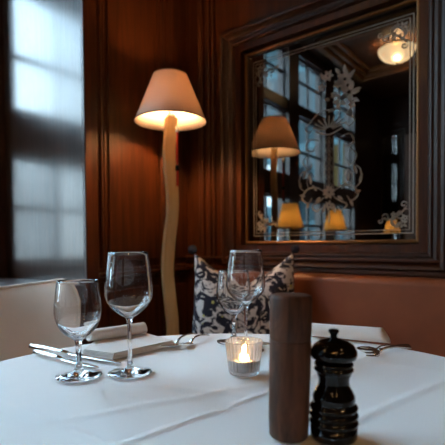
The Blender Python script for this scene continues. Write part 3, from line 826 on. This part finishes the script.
# ------------------------------------------------------------------ cutlery
def strip(bm, prof, zs, thick, half_round=True):
    """prof: list of (x, halfwidth); zs: height per station"""
    st_ = []
    for (x, w), z, t in zip(prof, zs, thick):
        st_.append([bm.verts.new((x, -w, z)), bm.verts.new((x, -w*.6, z+t*.9)), bm.verts.new((x, 0, z+t)), bm.verts.new((x, w*.6, z+t*.9)), bm.verts.new((x, w, z)), bm.verts.new((x, 0, z-t*.3))])
    for A, B in zip(st_, st_[1:]):
        for k in range(6): bm.faces.new((A[k], A[(k+1) % 6], B[(k+1) % 6], B[k]))
    bm.faces.new(st_[0]); bm.faces.new(st_[-1])
def place(name, label, cat, A, B, z, group, pitch=0, roll=0):
    d_ = B-A; o = empty(name, label, cat, (A.x, A.y, z), group=group)
    o.rotation_euler = (roll, -pitch, math.atan2(d_.y, d_.x)); return o, math.hypot(d_.x, d_.y)
def knife(label, A, B, z, group='table knives and forks', pitch=0):
    o, L = place('table_knife', label, 'knife', A, B, z, group, pitch)
    h = L*.45; bm = NB()
    strip(bm, [(0, .0035), (.004, .0062), (h*.4, .007), (h*.85, .005), (h, .0042)], [.0015]*5, [.005, .0075, .0078, .006, .005])
    obj('handle', bm, 'steel', o, True)
    bm = NB(); strip(bm, [(h, .0048), (h+.012, .0085), (L*.8, .0088), (L*.95, .006), (L, .001)], [.002]*5, [.003, .0016, .0014, .0012, .0008])
    obj('blade', bm, 'steel', o, True); return o
def fork(label, A, B, z, group='table knives and forks', pitch=0, spoon=False, roll=0):
    # A is the tine tip, B the handle end
    o, L = place('spoon' if spoon else 'table_fork', label, 'spoon' if spoon else 'fork', A, B, z, group, pitch, roll)
    s = L/.19; bm = NB()
    X = [.062, .075, .09, .12, .16, .185, .19]; Wd = [.006, .0032, .0028, .0035, .0065, .0068, .003]; Z = [.002, .006, .009, .0095, .0055, .0022, .0018]
    strip(bm, [(x*s, w) for x, w in zip(X, Wd)], Z, [.002, .0026, .003, .003, .0028, .0024, .0016])
    obj('handle', bm, 'steel', o, True)
    bm = NB()
    if spoon:
        n = 24; rg = []
        for f_ in (1, .8, .55, .25):
            rg.append([bm.verts.new((.034*s+.031*s*f_*math.cos(2*PI*k/n), .0185*f_*math.sin(2*PI*k/n), .0085*(f_*f_)+.0012)) for k in range(n)])
        low = [bm.verts.new(v.co+Vector((0, 0, -.0011))) for v in rg[0]]
        for A_, B_ in zip(rg, rg[1:]):
            for k in range(n): bm.faces.new((A_[k], A_[(k+1) % n], B_[(k+1) % n], B_[k]))
        bm.faces.new(rg[-1]); obj('bowl', bm, 'steel', o, True)
    else:
        strip(bm, [(.040*s, .011), (.048*s, .0125), (.058*s, .0095), (.062*s, .006)], [.0022, .001, .0012, .002], [.0016, .002, .002, .002])
        for k in range(4):
            y = (-1.5+k)*.0068
            zs = [.008, .0055, .0030, .0022]; xs = [0, .012*s, .028*s, .041*s]; ws = [.0008, .0014, .0018, .0022]
            vv = []
            for x, z_, w in zip(xs, zs, ws):
                vv.append([bm.verts.new((x, y-w, z_)), bm.verts.new((x, y-w, z_+.0016)), bm.verts.new((x, y+w, z_+.0016)), bm.verts.new((x, y+w, z_))])
            for A_, B_ in zip(vv, vv[1:]):
                for q_ in range(4): bm.faces.new((A_[q_], A_[(q_+1) % 4], B_[(q_+1) % 4], B_[q_]))
            bm.faces.new(vv[0]); bm.faces.new(vv[-1])
        obj('tines', bm, 'steel', o, True)
    return o
ZC = ZT+.0012
knife('long steel knife at left, the farther of two beside the napkin', TP(30, 348), TP(121, 364.5), ZC)
knife('steel knife at left, the nearer of two, tip behind the water glass', TP(34, 354), TP(99, 369.5), ZC)
fork('steel fork right of the left napkin, its handle pointing to the cushion', TP(165, 351), TP(195, 334.5), ZC)
fork('steel fork nearest the cushion, right of another fork', TP(181, 348), TP(208, 336.5), ZC)
fork('steel fork behind the pepper mill with tines facing the camera', TP(361, 359), TP(410, 351.5), ZC+.0085, roll=math.radians(40))
fork('steel spoon beside the rolled napkin at right, bowl behind the mill', TP(358, 355), TP(404, 348.5), ZC, spoon=True)
fork('steel spoon passing behind the candle holder', TP(216, 345), TP(296, 350.5), ZC, spoon=True)
knife('steel knife mostly hidden behind the wooden mill and candle', TP(300, 343), TP(256, 346), ZC)

# ------------------------------------------------------------------ light
w = bpy.data.worlds.new('overcast_sky'); sc.world = w; w.use_nodes = True
wn_, wl = w.node_tree.nodes, w.node_tree.links
bg = wn_['Background']
tcw = wn_.new('ShaderNodeTexCoord'); sep = wn_.new('ShaderNodeSeparateXYZ'); wl.new(tcw.outputs['Generated'], sep.inputs[0])
rp = wn_.new('ShaderNodeValToRGB'); rp.color_ramp.elements[0].position = 0; rp.color_ramp.elements[0].color = (.78, .90, 1, 1)
rp.color_ramp.elements[1].position = .7; rp.color_ramp.elements[1].color = (.48, .73, 1, 1)
wl.new(sep.outputs[2], rp.inputs[0]); wl.new(rp.outputs[0], bg.inputs[0]); bg.inputs[1].default_value = 22.0
def light(name, typ, loc, energy, col, size=.02, rot=None, **k):
    ld = bpy.data.lights.new(name, typ); ld.energy = energy; ld.color = col
    if typ == 'POINT': ld.shadow_soft_size = size
    lo = bpy.data.objects.new(name, ld); C.objects.link(lo); lo.location = loc
    if rot: lo.rotation_euler = rot
    return lo
sc.view_settings.view_transform = 'Standard'; sc.view_settings.look = 'None'
sc.view_settings.gamma = 1; sc.view_settings.use_curve_mapping = False
sc.view_settings.exposure = 0
